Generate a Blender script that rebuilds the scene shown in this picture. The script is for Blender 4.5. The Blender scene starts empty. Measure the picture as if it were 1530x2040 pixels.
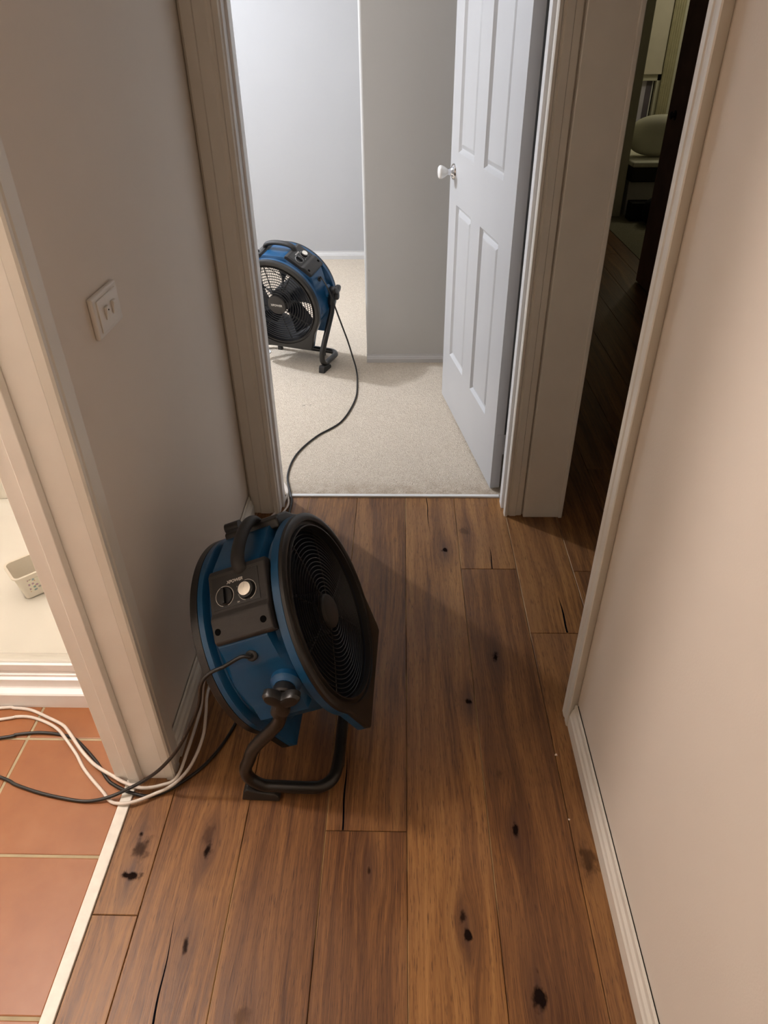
import bpy, bmesh, math, random
from mathutils import Vector, Matrix
random.seed(7)
C = bpy.context.scene.collection
sc = bpy.context.scene
PI = math.pi

# ---------------------------------------------------------------- camera
cd = bpy.data.cameras.new('camera'); cam = bpy.data.objects.new('camera', cd); C.objects.link(cam)
cd.sensor_fit = 'VERTICAL'; cd.sensor_height = 24.0; cd.sensor_width = 18.0
cd.lens = 1389.8 / 2040 * 24.0
cd.clip_start = 0.02
r_ = Vector((0.99967813, 0.02268531, -0.01135875)); d_ = Vector((0.00374186, -0.57466441, -0.8183806)); f_ = Vector((-0.02509269, 0.81807469, -0.57456433))
M = Matrix((( r_.x, -d_.x, -f_.x, -0.015), (r_.y, -d_.y, -f_.y, 0.0), (r_.z, -d_.z, -f_.z, 1.47), (0, 0, 0, 1)))
cam.matrix_world = M
sc.camera = cam
# ---------------------------------------------------------------- world, view, lamps, added fill lights
w = bpy.data.worlds.new('world'); sc.world = w; w.use_nodes = True
w.node_tree.nodes['Background'].inputs[0].default_value = (0.02, 0.022, 0.03, 1)
w.node_tree.nodes['Background'].inputs[1].default_value = 0.3
vs = sc.view_settings; vs.view_transform = 'Standard'; vs.look = 'None'; vs.exposure = 0.0; vs.gamma = 1.0
try: vs.use_curve_mapping = False
except Exception: pass

def lamp(name, loc, power, col, radius):
    l = bpy.data.lights.new(name, 'POINT'); l.energy = power; l.color = col; l.shadow_soft_size = radius
    o = bpy.data.objects.new(name, l); o.location = loc; C.objects.link(o); return o
lamp('bedroom_lamp', (-2.0, 3.80, 2.05), 188, (0.82, 0.865, 0.97), 0.045)
lamp('bathroom_lamp', (-1.45, 1.03, 2.2), 84, (1.0, 0.885, 0.83), 0.10)
lamp('far_room_lamp', (3.0, 7.5, 2.1), 10.0, (1.0, 0.94, 0.72), 0.10)
lamp('corridor_fill', (1.0, 3.3, 2.3), 0.7, (1.0, 0.80, 0.62), 0.10)  # unseen dim fill, added to lift the dark door face
lamp('hall_fill', (0.0, -1.0, 2.25), 4.0, (1.0, 0.74, 0.50), 0.15)  # weak warm fill added behind the camera to brighten the hall

# ---------------------------------------------------------------- material helpers
class NT:
    def __init__(s, name):
        s.m = bpy.data.materials.new(name); s.m.use_nodes = True
        s.t = s.m.node_tree; s.b = s.t.nodes['Principled BSDF']
    def n(s, ty, **k):
        nd = s.t.nodes.new(ty)
        for a, b in k.items(): setattr(nd, a, b)
        return nd
    def lk(s, a, b): s.t.links.new(a, b)
    def val(s, inp, v):
        if isinstance(v, bpy.types.NodeSocket): s.lk(v, inp)
        else: inp.default_value = v
    def m_(s, op, a, b=0.0, c=0.0, clamp=False):
        nd = s.n('ShaderNodeMath', operation=op, use_clamp=clamp)
        s.val(nd.inputs[0], a); s.val(nd.inputs[1], b); s.val(nd.inputs[2], c)
        return nd.outputs[0]
    def pos(s, obj=True):
        tc = s.n('ShaderNodeTexCoord'); sp = s.n('ShaderNodeSeparateXYZ'); s.lk(tc.outputs['Object'], sp.inputs[0])
        return tc.outputs['Object'], sp.outputs[0], sp.outputs[1], sp.outputs[2]
    def xyz(s, x, y, z=0.0):
        nd = s.n('ShaderNodeCombineXYZ'); s.val(nd.inputs[0], x); s.val(nd.inputs[1], y); s.val(nd.inputs[2], z); return nd.outputs[0]
    def noise(s, v, scale, detail=3, rough=0.5, dist=0.0):
        nd = s.n('ShaderNodeTexNoise'); s.lk(v, nd.inputs['Vector']); nd.inputs['Scale'].default_value = scale
        nd.inputs['Detail'].default_value = detail; nd.inputs['Roughness'].default_value = rough; nd.inputs['Distortion'].default_value = dist
        return nd.outputs['Fac']
    def ramp(s, v, stops):
        nd = s.n('ShaderNodeValToRGB'); s.lk(v, nd.inputs[0]); e = nd.color_ramp.elements
        while len(e) < len(stops): e.new(0.5)
        for i, (p, c) in enumerate(stops): e[i].position = p; e[i].color = (*c, 1)
        return nd.outputs[0]
    def mix(s, f, a, b, mode='MIX'):
        nd = s.n('ShaderNodeMix', data_type='RGBA', blend_type=mode)
        s.val(nd.inputs[0], f)
        for i, v in ((6, a), (7, b)):
            if isinstance(v, bpy.types.NodeSocket): s.lk(v, nd.inputs[i])
            else: nd.inputs[i].default_value = (*v, 1)
        return nd.outputs[2]
    def smooth(s, v, a, b, to0=0.0, to1=1.0):
        nd = s.n('ShaderNodeMapRange', interpolation_type='SMOOTHSTEP'); s.val(nd.inputs[0], v)
        nd.inputs[1].default_value = a; nd.inputs[2].default_value = b; nd.inputs[3].default_value = to0; nd.inputs[4].default_value = to1
        return nd.outputs[0]
    def bump(s, h, strength, dist=0.01):
        nd = s.n('ShaderNodeBump'); s.lk(h, nd.inputs['Height']); nd.inputs['Strength'].default_value = strength; nd.inputs['Distance'].default_value = dist
        s.lk(nd.outputs[0], s.b.inputs['Normal'])
    def col(s, c):
        if isinstance(c, bpy.types.NodeSocket): s.lk(c, s.b.inputs['Base Color'])
        else: s.b.inputs['Base Color'].default_value = (*c, 1)
    def set(s, **k):
        for a, v in k.items(): s.val(s.b.inputs[a.replace('_', ' ')], v)
        return s

def paint(name, c, rough, var=0.03, scale=6, bs=0.05, bscale=350, metal=0.0, spec=0.5):
    t = NT(name); v, x, y, z = t.pos()
    n = t.noise(v, scale, 4)
    lo = tuple(max(0, k * (1 - var)) for k in c); hi = tuple(min(1, k * (1 + var)) for k in c)
    t.col(t.ramp(n, [(0.3, lo), (0.7, hi)])); t.set(Roughness=rough, Metallic=metal, Specular_IOR_Level=spec)
    if bs: t.bump(t.noise(v, bscale, 2), bs, 0.002)
    return t.m

M_wall = paint('wall_paint', (0.76, 0.685, 0.595), 0.55, 0.02, 3, 0.10, 260)
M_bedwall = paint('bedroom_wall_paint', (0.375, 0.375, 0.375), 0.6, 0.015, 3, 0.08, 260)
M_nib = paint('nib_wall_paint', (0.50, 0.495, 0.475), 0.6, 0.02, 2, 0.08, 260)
M_ceil = paint('ceiling_paint', (0.75, 0.73, 0.70), 0.7, 0.02, 3, 0.05)
M_trim = paint('gloss_trim_paint', (0.76, 0.72, 0.64), 0.28, 0.03, 9, 0.0, 60)
M_trimb = paint('bathroom_trim_paint', (0.86, 0.82, 0.75), 0.28, 0.03, 9, 0.0, 60)
M_trim2 = paint('bedroom_trim_paint', (0.78, 0.77, 0.75), 0.32, 0.02, 9, 0.0, 60)
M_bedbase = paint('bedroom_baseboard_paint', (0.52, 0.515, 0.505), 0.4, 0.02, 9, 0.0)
M_void = paint('black_hole', (0.002, 0.002, 0.002), 0.9, 0.1, 9, 0.0, spec=0.1)
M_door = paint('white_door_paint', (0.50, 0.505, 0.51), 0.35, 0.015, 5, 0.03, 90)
M_strip = paint('white_strip_paint', (0.72, 0.68, 0.60), 0.45, 0.08, 40, 0.1, 120)
M_bath = paint('bathroom_wall', (0.84, 0.80, 0.73), 0.35, 0.01, 3, 0.0)
M_acryl = paint('shower_acrylic', (0.88, 0.85, 0.80), 0.18, 0.02, 8, 0.0)
M_alu = paint('white_aluminium', (0.88, 0.85, 0.82), 0.3, 0.03, 15, 0.0)
M_blue = paint('blue_plastic', (0.004, 0.066, 0.165), 0.36, 0.08, 12, 0.06, 500)
M_black = paint('black_plastic', (0.013, 0.012, 0.011), 0.38, 0.15, 20, 0.10, 700)
M_panel = paint('charcoal_plastic', (0.026, 0.023, 0.021), 0.55, 0.12, 40, 0.25, 1200)
M_wire = paint('black_wire', (0.005, 0.005, 0.006), 0.42, 0.1, 40, 0.0)
M_tube = paint('black_steel_tube', (0.012, 0.011, 0.010), 0.28, 0.2, 25, 0.04, 300)
M_rubber = paint('black_rubber', (0.018, 0.017, 0.016), 0.6, 0.2, 30, 0.1, 300)
M_blade = paint('fan_blade_plastic', (0.014, 0.018, 0.028), 0.4, 0.1, 20, 0.0)
M_duct = paint('duct_plastic', (0.008, 0.012, 0.022), 0.45, 0.1, 12, 0.0)
M_cord = paint('black_cord', (0.010, 0.009, 0.008), 0.42, 0.1, 30, 0.0)
M_wcord = paint('white_cord', (0.64, 0.57, 0.50), 0.4, 0.03, 30, 0.0)
M_silver = paint('brushed_silver', (0.80, 0.76, 0.68), 0.3, 0.08, 60, 0.0, metal=0.9)
M_chrome = paint('chrome', (0.72, 0.72, 0.74), 0.08, 0.03, 10, 0.0, metal=1.0)
M_mark = paint('white_print', (0.62, 0.60, 0.56), 0.5, 0.02, 5, 0.0)
M_ceramic = paint('white_ceramic', (0.80, 0.79, 0.76), 0.12, 0.02, 10, 0.0)
M_switch = paint('switch_plastic', (0.76, 0.72, 0.66), 0.35, 0.02, 15, 0.0)
M_dark = paint('dark_gap', (0.02, 0.017, 0.014), 0.8, 0.1, 10, 0.0)
M_ddoor = paint('dark_stained_timber', (0.24, 0.13, 0.09), 0.5, 0.25, 7, 0.1, 40)
M_linen = paint('white_linen', (0.68, 0.66, 0.55), 0.9, 0.04, 9, 0.3, 90)
M_valance = paint('dark_bed_base', (0.030, 0.024, 0.020), 0.9, 0.2, 12, 0.2, 120)
M_blackcloth = paint('black_cloth', (0.010, 0.009, 0.009), 0.95, 0.2, 12, 0.2, 120)
M_blind = paint('roller_blind', (0.62, 0.56, 0.46), 0.8, 0.03, 8, 0.1, 300)
M_lilac = paint('pale_lilac_curtain', (0.60, 0.56, 0.66), 0.7, 0.05, 8, 0.0)
M_plum = paint('plum_curtain', (0.13, 0.11, 0.14), 0.7, 0.1, 8, 0.0)
M_curt = paint('olive_curtain', (0.42, 0.38, 0.24), 0.85, 0.08, 12, 0.1, 100)
M_farwall = paint('far_room_wall_paint', (0.60, 0.57, 0.45), 0.7, 0.03, 3, 0.05)
M_basket = paint('cream_basket_plastic', (0.80, 0.74, 0.65), 0.4, 0.02, 9, 0.0)
M_fleck = paint('paint_fleck', (0.80, 0.66, 0.55), 0.7, 0.02, 9, 0.0)

def glass():
    t = NT('shower_glass'); t.col((0.97, 0.99, 0.96)); t.set(Roughness=0.02, Transmission_Weight=1.0, IOR=1.0 + 0.08, Specular_IOR_Level=0.3); return t.m
M_glass = glass()

def wood():
    t = NT('oak_plank_floor'); v, x, y, z = t.pos()
    at = t.n('ShaderNodeAttribute', attribute_name='pid'); pid = at.outputs['Fac']
    # knots: x, y, core rx, ry, strength
    K = [(-0.578, 0.810, .020, .024, .75), (-0.585, 0.752, .022, .009, 1.3), (-0.590, 0.845, .005, .006, 1.0), (-0.433, 0.811, .011, .018, 1.0), (-0.440, 0.845, .012, .035, .35), (0.131, 1.872, .010, .013, 1.4),
         (0.253, 1.385, .010, .016, 1.3), (0.166, 1.223, .010, .009, 1.1), (0.241, 0.866, .008, .016, 1.4), (0.117, 0.650, .009, .015, 1.4), (0.110, 0.682, .008, .014, .9),
         (0.242, 0.544, .014, .028, 1.1), (-0.432, 0.622, .006, .020, .9), (-0.081, 0.771, .004, .009, .8), (0.222, 1.01, .014, .014, .35), (0.386, 0.80, .02, .035, .6), (0.21, 1.98, .02, .02, .4), (-0.30, 0.50, .014, .02, .4)]
    wx = x; dark = None; halo = None
    wob = t.noise(t.xyz(t.m_('MULTIPLY', x, 60), t.m_('MULTIPLY', y, 40)), 1.0, 3)
    wob = t.m_('MULTIPLY', t.m_('SUBTRACT', wob, 0.5), 2.6)
    for kx, ky, rx, ry, st in K:
        dx = t.m_('SUBTRACT', x, kx); dy = t.m_('SUBTRACT', y, ky)
        e = t.m_('ADD', t.m_('POWER', t.m_('DIVIDE', dx, rx), 2), t.m_('POWER', t.m_('DIVIDE', dy, ry), 2))
        e1 = t.m_('ADD', t.m_('SQRT', e), wob)
        core = t.m_('MULTIPLY', t.smooth(e1, 0.3, 1.25, 1.0, 0.0), st)
        g = t.m_('ADD', t.m_('POWER', t.m_('DIVIDE', dx, 0.030), 2), t.m_('POWER', t.m_('DIVIDE', dy, 0.085), 2))
        g = t.m_('EXPONENT', t.m_('MULTIPLY', g, -1.0))
        g2 = t.m_('ADD', t.m_('POWER', t.m_('DIVIDE', dx, 0.011), 2), t.m_('POWER', t.m_('DIVIDE', dy, 0.075), 2))
        g2 = t.m_('EXPONENT', t.m_('MULTIPLY', g2, -1.0))
        h = t.m_('MULTIPLY', t.m_('MAXIMUM', t.m_('MULTIPLY', g, 0.55), t.m_('MULTIPLY', g2, 0.85)), min(st, 1.15))
        wx = t.m_('SUBTRACT', wx, t.m_('MULTIPLY', t.m_('MULTIPLY', dx, g), 0.75))
        dark = core if dark is None else t.m_('MAXIMUM', dark, core)
        halo = h if halo is None else t.m_('MAXIMUM', halo, h)
    # cracks: x0,y0,x1,y1,width
    CR = [(-0.447, 0.250, -0.468, 0.690, .0020), (-0.144, 0.861, -0.146, 1.075, .0017), (0.284, 1.772, 0.286, 1.895, .0014), (0.473, 1.481, 0.475, 1.640, .0022), (0.079, 2.185, 0.083, 1.965, .0011)]
    crack = None
    for x0, y0, x1, y1, wd in CR:
        tt = t.m_('DIVIDE', t.m_('SUBTRACT', y, y0), (y1 - y0))
        cx = t.m_('ADD', t.m_('MULTIPLY', tt, x1 - x0), x0)
        cx = t.m_('ADD', cx, t.m_('MULTIPLY', t.m_('SINE', t.m_('MULTIPLY', y, 45)), 0.0012))
        dd = t.m_('ABSOLUTE', t.m_('SUBTRACT', x, cx))
        wdt = t.m_('MULTIPLY', t.m_('MINIMUM', t.m_('MULTIPLY', t.m_('SUBTRACT', 1.03, tt), 1.8), 1.0), wd * 1.25)
        mk = t.m_('MULTIPLY', t.m_('LESS_THAN', dd, wdt), t.m_('MULTIPLY', t.m_('GREATER_THAN', tt, 0.0), t.m_('LESS_THAN', tt, 1.0)))
        crack = mk if crack is None else t.m_('MAXIMUM', crack, mk)
    off = t.m_('MULTIPLY', pid, 37.0)
    lo = t.noise(t.xyz(t.m_('MULTIPLY', wx, 5.0), t.m_('MULTIPLY', y, 1.3), off), 1.0, 3, 0.55)
    wx2 = t.m_('ADD', wx, t.m_('MULTIPLY', lo, 0.09))
    bands = t.noise(t.xyz(t.m_('MULTIPLY', wx2, 24.0), t.m_('MULTIPLY', y, 0.9), off), 1.0, 4, 0.62)
    cath = t.m_('SINE', t.m_('MULTIPLY', wx2, 420.0)); cath = t.m_('ADD', t.m_('MULTIPLY', cath, 0.5), 0.5)
    fine = t.noise(t.xyz(t.m_('MULTIPLY', wx, 420.0), t.m_('MULTIPLY', y, 9.0), off), 1.0, 3, 0.7)
    pores = t.noise(t.xyz(t.m_('MULTIPLY', x, 700.0), t.m_('MULTIPLY', y, 32.0), off), 1.0, 2, 0.5)
    f = t.m_('ADD', t.m_('MULTIPLY', bands, 1.05), t.m_('MULTIPLY', fine, 0.62))
    f = t.m_('ADD', f, t.m_('MULTIPLY', cath, 0.05))
    f = t.m_('ADD', f, t.m_('MULTIPLY', t.m_('SUBTRACT', pid, 0.5), 0.16))
    f = t.m_('SUBTRACT', f, 0.37)
    c = t.ramp(f, [(0.20, (0.060, 0.022, 0.008)), (0.37, (0.145, 0.061, 0.020)), (0.54, (0.262, 0.120, 0.038)), (0.80, (0.410, 0.205, 0.068))])
    big = t.noise(t.xyz(t.m_('MULTIPLY', x, 3.0), t.m_('MULTIPLY', y, 2.0), off), 1.6, 2)
    c = t.mix(t.smooth(big, 0.35, 0.7, 0.0, 0.35), c, (0.20, 0.100, 0.050))
    c = t.mix(t.smooth(pores, 0.58, 0.68, 0.0, 0.60), c, (0.045, 0.018, 0.010))
    c = t.mix(halo, c, (0.075, 0.034, 0.020))
    c = t.mix(t.m_('MINIMUM', dark, 1.0), c, (0.012, 0.007, 0.006))
    c = t.mix(crack, c, (0.004, 0.004, 0.006))
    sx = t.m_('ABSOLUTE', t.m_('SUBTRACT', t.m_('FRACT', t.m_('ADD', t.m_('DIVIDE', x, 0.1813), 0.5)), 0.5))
    edge_light = t.m_('MULTIPLY', t.smooth(sx, 0.006, 0.012, 1.0, 0.0), t.smooth(t.noise(t.xyz(t.m_('MULTIPLY', x, 7.0), t.m_('MULTIPLY', y, 3.0)), 1.0, 3), 0.46, 0.60, 0.0, 0.65))  # light caught by the plank bevels, painted as pale tan seam edges
    c = t.mix(edge_light, c, (0.52, 0.34, 0.17))
    t.col(c)
    t.set(Roughness=t.m_('ADD', t.m_('MULTIPLY', fine, 0.16), 0.33), Specular_IOR_Level=t.m_('MULTIPLY', t.m_('SUBTRACT', 1.0, t.m_('MAXIMUM', crack, t.m_('MINIMUM', dark, 1.0))), 0.34))
    h = t.m_('SUBTRACT', t.m_('ADD', t.m_('MULTIPLY', fine, 0.5), t.m_('MULTIPLY', bands, 0.6)), t.m_('ADD', t.m_('MULTIPLY', dark, 0.4), crack))
    t.bump(h, 0.22, 0.002)
    return t.m
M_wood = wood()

def carpet(name, base, lo):
    t = NT(name); v, x, y, z = t.pos()
    vo = t.n('ShaderNodeTexVoronoi'); t.lk(v, vo.inputs['Vector']); vo.inputs['Scale'].default_value = 230
    n1 = t.noise(v, 110, 4, 0.75); n2 = t.noise(v, 5, 4, 0.6); n3 = t.noise(v, 170, 3, 0.6)
    c = t.mix(t.smooth(n1, 0.35, 0.65, 0, 1), lo, base)
    c = t.mix(t.smooth(n2, 0.4, 0.75, 0, 0.25), c, tuple(k * 0.82 for k in base))
    c = t.mix(t.smooth(n3, 0.66, 0.74, 0, 0.55), c, tuple(k * 0.55 for k in lo))
    if name == 'beige_loop_carpet':
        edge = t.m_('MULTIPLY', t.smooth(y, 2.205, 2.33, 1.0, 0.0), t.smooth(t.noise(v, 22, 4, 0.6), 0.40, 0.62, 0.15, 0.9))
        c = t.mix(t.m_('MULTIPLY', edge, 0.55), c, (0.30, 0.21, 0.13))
        for kx, ky, rr in ((-0.475, 2.955, .022), (-0.445, 2.96, .012)):
            e = t.m_('SQRT', t.m_('ADD', t.m_('POWER', t.m_('SUBTRACT', x, kx), 2), t.m_('POWER', t.m_('SUBTRACT', y, ky), 2)))
            e = t.m_('ADD', e, t.m_('MULTIPLY', n1, rr))
            if rr < .03: c = t.mix(t.smooth(e, rr * 0.6, rr * 1.1, 0.5, 0.0), c, (0.12, 0.10, 0.08))
            else: c = t.mix(t.smooth(e, rr * 0.8, rr * 1.4, 0.8, 0.0), c, (0.80, 0.78, 0.72))
    t.col(c); t.set(Roughness=0.95, Specular_IOR_Level=0.1)
    t.bump(t.m_('ADD', vo.outputs['Distance'], n3), 0.7, 0.004)
    return t.m
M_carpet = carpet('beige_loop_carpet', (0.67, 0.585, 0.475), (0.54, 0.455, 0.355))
M_carpet2 = carpet('olive_carpet', (0.34, 0.31, 0.22), (0.24, 0.22, 0.15))

def tiles():
    t = NT('terracotta_tile'); v, x, y, z = t.pos()
    n1 = t.noise(v, 4.0, 4, 0.6); n2 = t.noise(v, 14, 4, 0.6)
    c = t.ramp(t.m_('ADD', t.m_('MULTIPLY', n1, 0.7), t.m_('MULTIPLY', n2, 0.3)), [(0.3, (0.235, 0.076, 0.023)), (0.5, (0.28, 0.101, 0.031)), (0.72, (0.32, 0.132, 0.050))])
    t.col(c); t.set(Roughness=0.42); t.bump(n2, 0.06, 0.003); return t.m
M_tile = tiles()
M_grout = paint('cream_grout', (0.38, 0.31, 0.19), 0.8, 0.1, 30, 0.1)

def floral():
    t = NT('floral_sticker'); v, x, y, z = t.pos()
    vo = t.n('ShaderNodeTexVoronoi'); t.lk(v, vo.inputs['Vector']); vo.inputs['Scale'].default_value = 95
    hue = t.n('ShaderNodeSeparateColor'); t.lk(vo.outputs['Color'], hue.inputs[0])
    cc = t.ramp(hue.outputs[0], [(0.0, (0.20, 0.36, 0.26)), (0.35, (0.34, 0.42, 0.48)), (0.6, (0.66, 0.38, 0.16)), (0.85, (0.46, 0.32, 0.40))])
    t.col(t.mix(t.smooth(vo.outputs['Distance'], 0.36, 0.46, 1.0, 0.0), (0.80, 0.76, 0.64), cc)); t.set(Roughness=0.4); return t.m
M_floral = floral()

# ---------------------------------------------------------------- mesh helpers
def add_box(bm, a, b, mat=None):
    x0, y0, z0 = a; x1, y1, z1 = b
    vs_ = [bm.verts.new(p) for p in ((x0, y0, z0), (x1, y0, z0), (x1, y1, z0), (x0, y1, z0), (x0, y0, z1), (x1, y0, z1), (x1, y1, z1), (x0, y1, z1))]
    for f in ((3, 2, 1, 0), (4, 5, 6, 7), (0, 1, 5, 4), (1, 2, 6, 5), (2, 3, 7, 6), (3, 0, 4, 7)): bm.faces.new([vs_[i] for i in f])
    return vs_
def add_prism(bm, pts, ax, a, b):
    """polygon pts in the plane across axis ax, extruded from a to b"""
    def P(p, h):
        return {'z': (p[0], p[1], h), 'y': (p[0], h, p[1]), 'x': (h, p[0], p[1])}[ax]
    A = [bm.verts.new(P(p, a)) for p in pts]; B = [bm.verts.new(P(p, b)) for p in pts]
    n = len(pts)
    bm.faces.new(A); bm.faces.new(B[::-1])
    for i in range(n): bm.faces.new((A[i], B[i], B[(i + 1) % n], A[(i + 1) % n]))
def catmull(P, k=8, closed=False):
    P = [Vector(p) for p in P]; n = len(P); out = []
    rng = range(n) if closed else range(n - 1)
    for i in rng:
        p0 = P[(i - 1) % n] if (closed or i > 0) else P[i] * 2 - P[i + 1]
        p1 = P[i]; p2 = P[(i + 1) % n]
        p3 = P[(i + 2) % n] if (closed or i + 2 < n) else p2 * 2 - p1
        for j in range(k):
            u = j / k
            out.append(0.5 * ((2 * p1) + (p2 - p0) * u + (2 * p0 - 5 * p1 + 4 * p2 - p3) * u * u + (3 * p1 - p0 - 3 * p2 + p3) * u ** 3))
    if not closed: out.append(P[-1])
    return out
def add_tube(bm, path, rad, seg=12, closed=False, flat=1.0, ref=None):
    path = [Vector(p) for p in path]; n = len(path); rings = []
    up = Vector(ref) if ref else None; prev = None
    for i, p in enumerate(path):
        a = path[(i - 1) % n] if (closed or i > 0) else p
        b = path[(i + 1) % n] if (closed or i < n - 1) else p
        tg = (b - a).normalized()
        if up is not None: u = (up - tg * up.dot(tg)).normalized()
        elif prev is None:
            u = tg.orthogonal().normalized()
        else: u = (prev - tg * prev.dot(tg)).normalized()
        prev = u; v = tg.cross(u)
        rr = rad(i / (n - 1)) if callable(rad) else rad
        rings.append([bm.verts.new(p + u * rr * math.cos(2 * PI * k / seg) + v * rr * flat * math.sin(2 * PI * k / seg)) for k in range(seg)])
    m = n if closed else n - 1
    for i in range(m):
        A = rings[i]; B = rings[(i + 1) % n]
        for k in range(seg): bm.faces.new((A[k], A[(k + 1) % seg], B[(k + 1) % seg], B[k]))
    if not closed: bm.faces.new(rings[0][::-1]); bm.faces.new(rings[-1])
def add_lathe(bm, prof, mat, seg=32, cap=True):
    """prof: list of (r, h) revolved about local z, placed by matrix mat"""
    rings = []
    for r, h in prof:
        if r < 1e-6: rings.append([bm.verts.new(mat @ Vector((0, 0, h)))])
        else: rings.append([bm.verts.new(mat @ Vector((r * math.cos(2 * PI * k / seg), r * math.sin(2 * PI * k / seg), h))) for k in range(seg)])
    for A, B in zip(rings, rings[1:]):
        if len(A) == 1 and len(B) == 1: continue
        for k in range(seg):
            k2 = (k + 1) % seg
            if len(A) == 1: bm.faces.new((A[0], B[k2], B[k]))
            elif len(B) == 1: bm.faces.new((A[k], A[k2], B[0]))
            else: bm.faces.new((A[k], A[k2], B[k2], B[k]))
    if cap:
        if len(rings[0]) > 1: bm.faces.new(rings[0][::-1])
        if len(rings[-1]) > 1: bm.faces.new(rings[-1])
def add_torus(bm, mat, R, r, seg=64, ss=6):
    add_tube(bm, [mat @ Vector((R * math.cos(2 * PI * k / seg), R * math.sin(2 * PI * k / seg), 0)) for k in range(seg)], r, ss, True)
def obj(name, bm, m, parent=None, smooth=False, bevel=0.0, segs=2, split=35):
    bmesh.ops.recalc_face_normals(bm, faces=bm.faces)
    me = bpy.data.meshes.new(name); bm.to_mesh(me); bm.free()
    for mm in (m if isinstance(m, (list, tuple)) else [m]): me.materials.append(mm)
    o = bpy.data.objects.new(name, me); C.objects.link(o)
    if parent: o.parent = parent
    if smooth:
        for p in me.polygons: p.use_smooth = True
    if bevel:
        b = o.modifiers.new('bevel', 'BEVEL'); b.width = bevel; b.segments = segs; b.limit_method = 'ANGLE'; b.angle_limit = math.radians(30)
    if smooth:
        e = o.modifiers.new('split', 'EDGE_SPLIT'); e.split_angle = math.radians(split)
    return o
def struct(name, bm, m, parent=None, label=None, **k):
    o = obj(name, bm, m, parent, **k)
    if not parent: o['kind'] = 'structure'
    if label: o['label'] = label
    return o
def B(*boxes):
    bm = bmesh.new()
    for a, b in boxes: add_box(bm, a, b)
    return bm
def thing(name, label, cat, loc=(0, 0, 0), rotz=0.0, group=None):
    o = bpy.data.objects.new(name, None); C.objects.link(o); o.location = loc; o.rotation_euler = (0, 0, rotz)
    o.empty_display_size = 0.1
    o['label'] = label; o['category'] = cat
    if group: o['group'] = group
    return o
def tag(o, label, cat, group=None):
    o['label'] = label; o['category'] = cat
    if group: o['group'] = group
    return o

# ================================================================ THE SETTING
PW = 0.1813
# ---- plank floor: hall and the dark room beyond, every plank in one mesh
def plank_floor():
    bm = bmesh.new(); lay = bm.verts.layers.float.new('pid')
    ends = {-4: [0.673], -3: [-0.2], -2: [0.35], -1: [0.860], 0: [0.10], 1: [1.771], 2: [1.479]}
    def plank(k, y0, y1, xa=None, xb=None):
        x0 = k * PW if xa is None else xa; x1 = (k + 1) * PW if xb is None else xb
        g = 0.0006; b = 0.0012; pid = random.random()
        q = [(x0 + g, y0 + g, x1 - g, y1 - g, -0.006), (x0 + g, y0 + g, x1 - g, y1 - g, -b), (x0 + g + b, y0 + g + b, x1 - g - b, y1 - g - b, 0)]
        rings = []
        for a, c, d, e, z in q:
            r = [bm.verts.new(p) for p in ((a, c, z), (d, c, z), (d, e, z), (a, e, z))]
            for v in r: v[lay] = pid
            rings.append(r)
        for A, Bq in zip(rings, rings[1:]):
            for i in range(4): bm.faces.new((A[i], A[(i + 1) % 4], Bq[(i + 1) % 4], Bq[i]))
        bm.faces.new(rings[-1])
    def run(k, lo, hi, xa=None, xb=None):
        ys = sorted(ends.get(k, [])); y = lo
        if not ys:
            s = random.uniform(0, 1.6); ys = []
            q = lo + s
            while q < hi: ys.append(q); q += random.uniform(1.5, 2.2)
        else:
            q = ys[-1] + 2.2
            while q < hi: ys.append(q); q += 2.2
            q = ys[0] - 1.9
            while q > lo: ys.insert(0, q); q -= 1.9
        for e in ys + [hi]:
            if e - y > 0.02 and e <= hi + 1e-6: plank(k, y, e, xa, xb)
            y = e
    for k in range(-4, 3):
        xa = -0.638 if k == -4 else None
        run(k, -1.6, 2.190, xa, None)
    for k in range(3, 10):
        run(k, 0.2, 6.9, None, 1.75 if k == 9 else None)
    add_box(bm, (-0.66, -1.6, -0.05), (1.75, 2.19, -0.005)); add_box(bm, (0.5, 2.19, -0.05), (1.75, 6.9, -0.005))
    return bm
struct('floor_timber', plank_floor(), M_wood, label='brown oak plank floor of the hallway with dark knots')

def tile_floor():
    bm = bmesh.new(); g = 0.003
    for i in range(-6, 2):
        for j in range(-6, 2):
            x0 = -0.957 + 0.3 * i; y0 = 1.092 + 0.3 * j
            x1 = min(x0 + 0.3, -0.662); y1 = min(y0 + 0.3, 1.30)
            if x1 - x0 < 0.02 or y1 - y0 < 0.02 or y1 < -0.6 or x1 < -2.6: continue
            add_box(bm, (x0 + g, y0 + g, -0.02), (x1 - g, y1 - g, 0))
    return bm
struct('floor_tile', tile_floor(), M_tile, bevel=0.0025, label='terracotta square floor tiles of the bathroom')
struct('floor_grout', B(((-2.7, -0.7, -0.05), (-0.662, 2.1, -0.0018))), M_grout)
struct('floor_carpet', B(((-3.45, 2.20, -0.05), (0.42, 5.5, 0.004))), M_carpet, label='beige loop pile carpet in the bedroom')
struct('floor_carpet_far', B(((1.75, 4.7, -0.05), (3.9, 9.0, 0.004))), M_carpet2)
# ---- edge strips
struct('trim_1', B(((-0.664, -0.5, -0.01), (-0.638, 0.985, 0.005))), M_strip, bevel=0.0015, label='white painted strip between tiles and planks')
struct('trim_2', B(((-0.445, 2.188, -0.01), (0.352, 2.204, 0.007))), M_trim2, bevel=0.0025, label='white strip between planks and bedroom carpet')

H = 2.42; DH = 2.05
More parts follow.
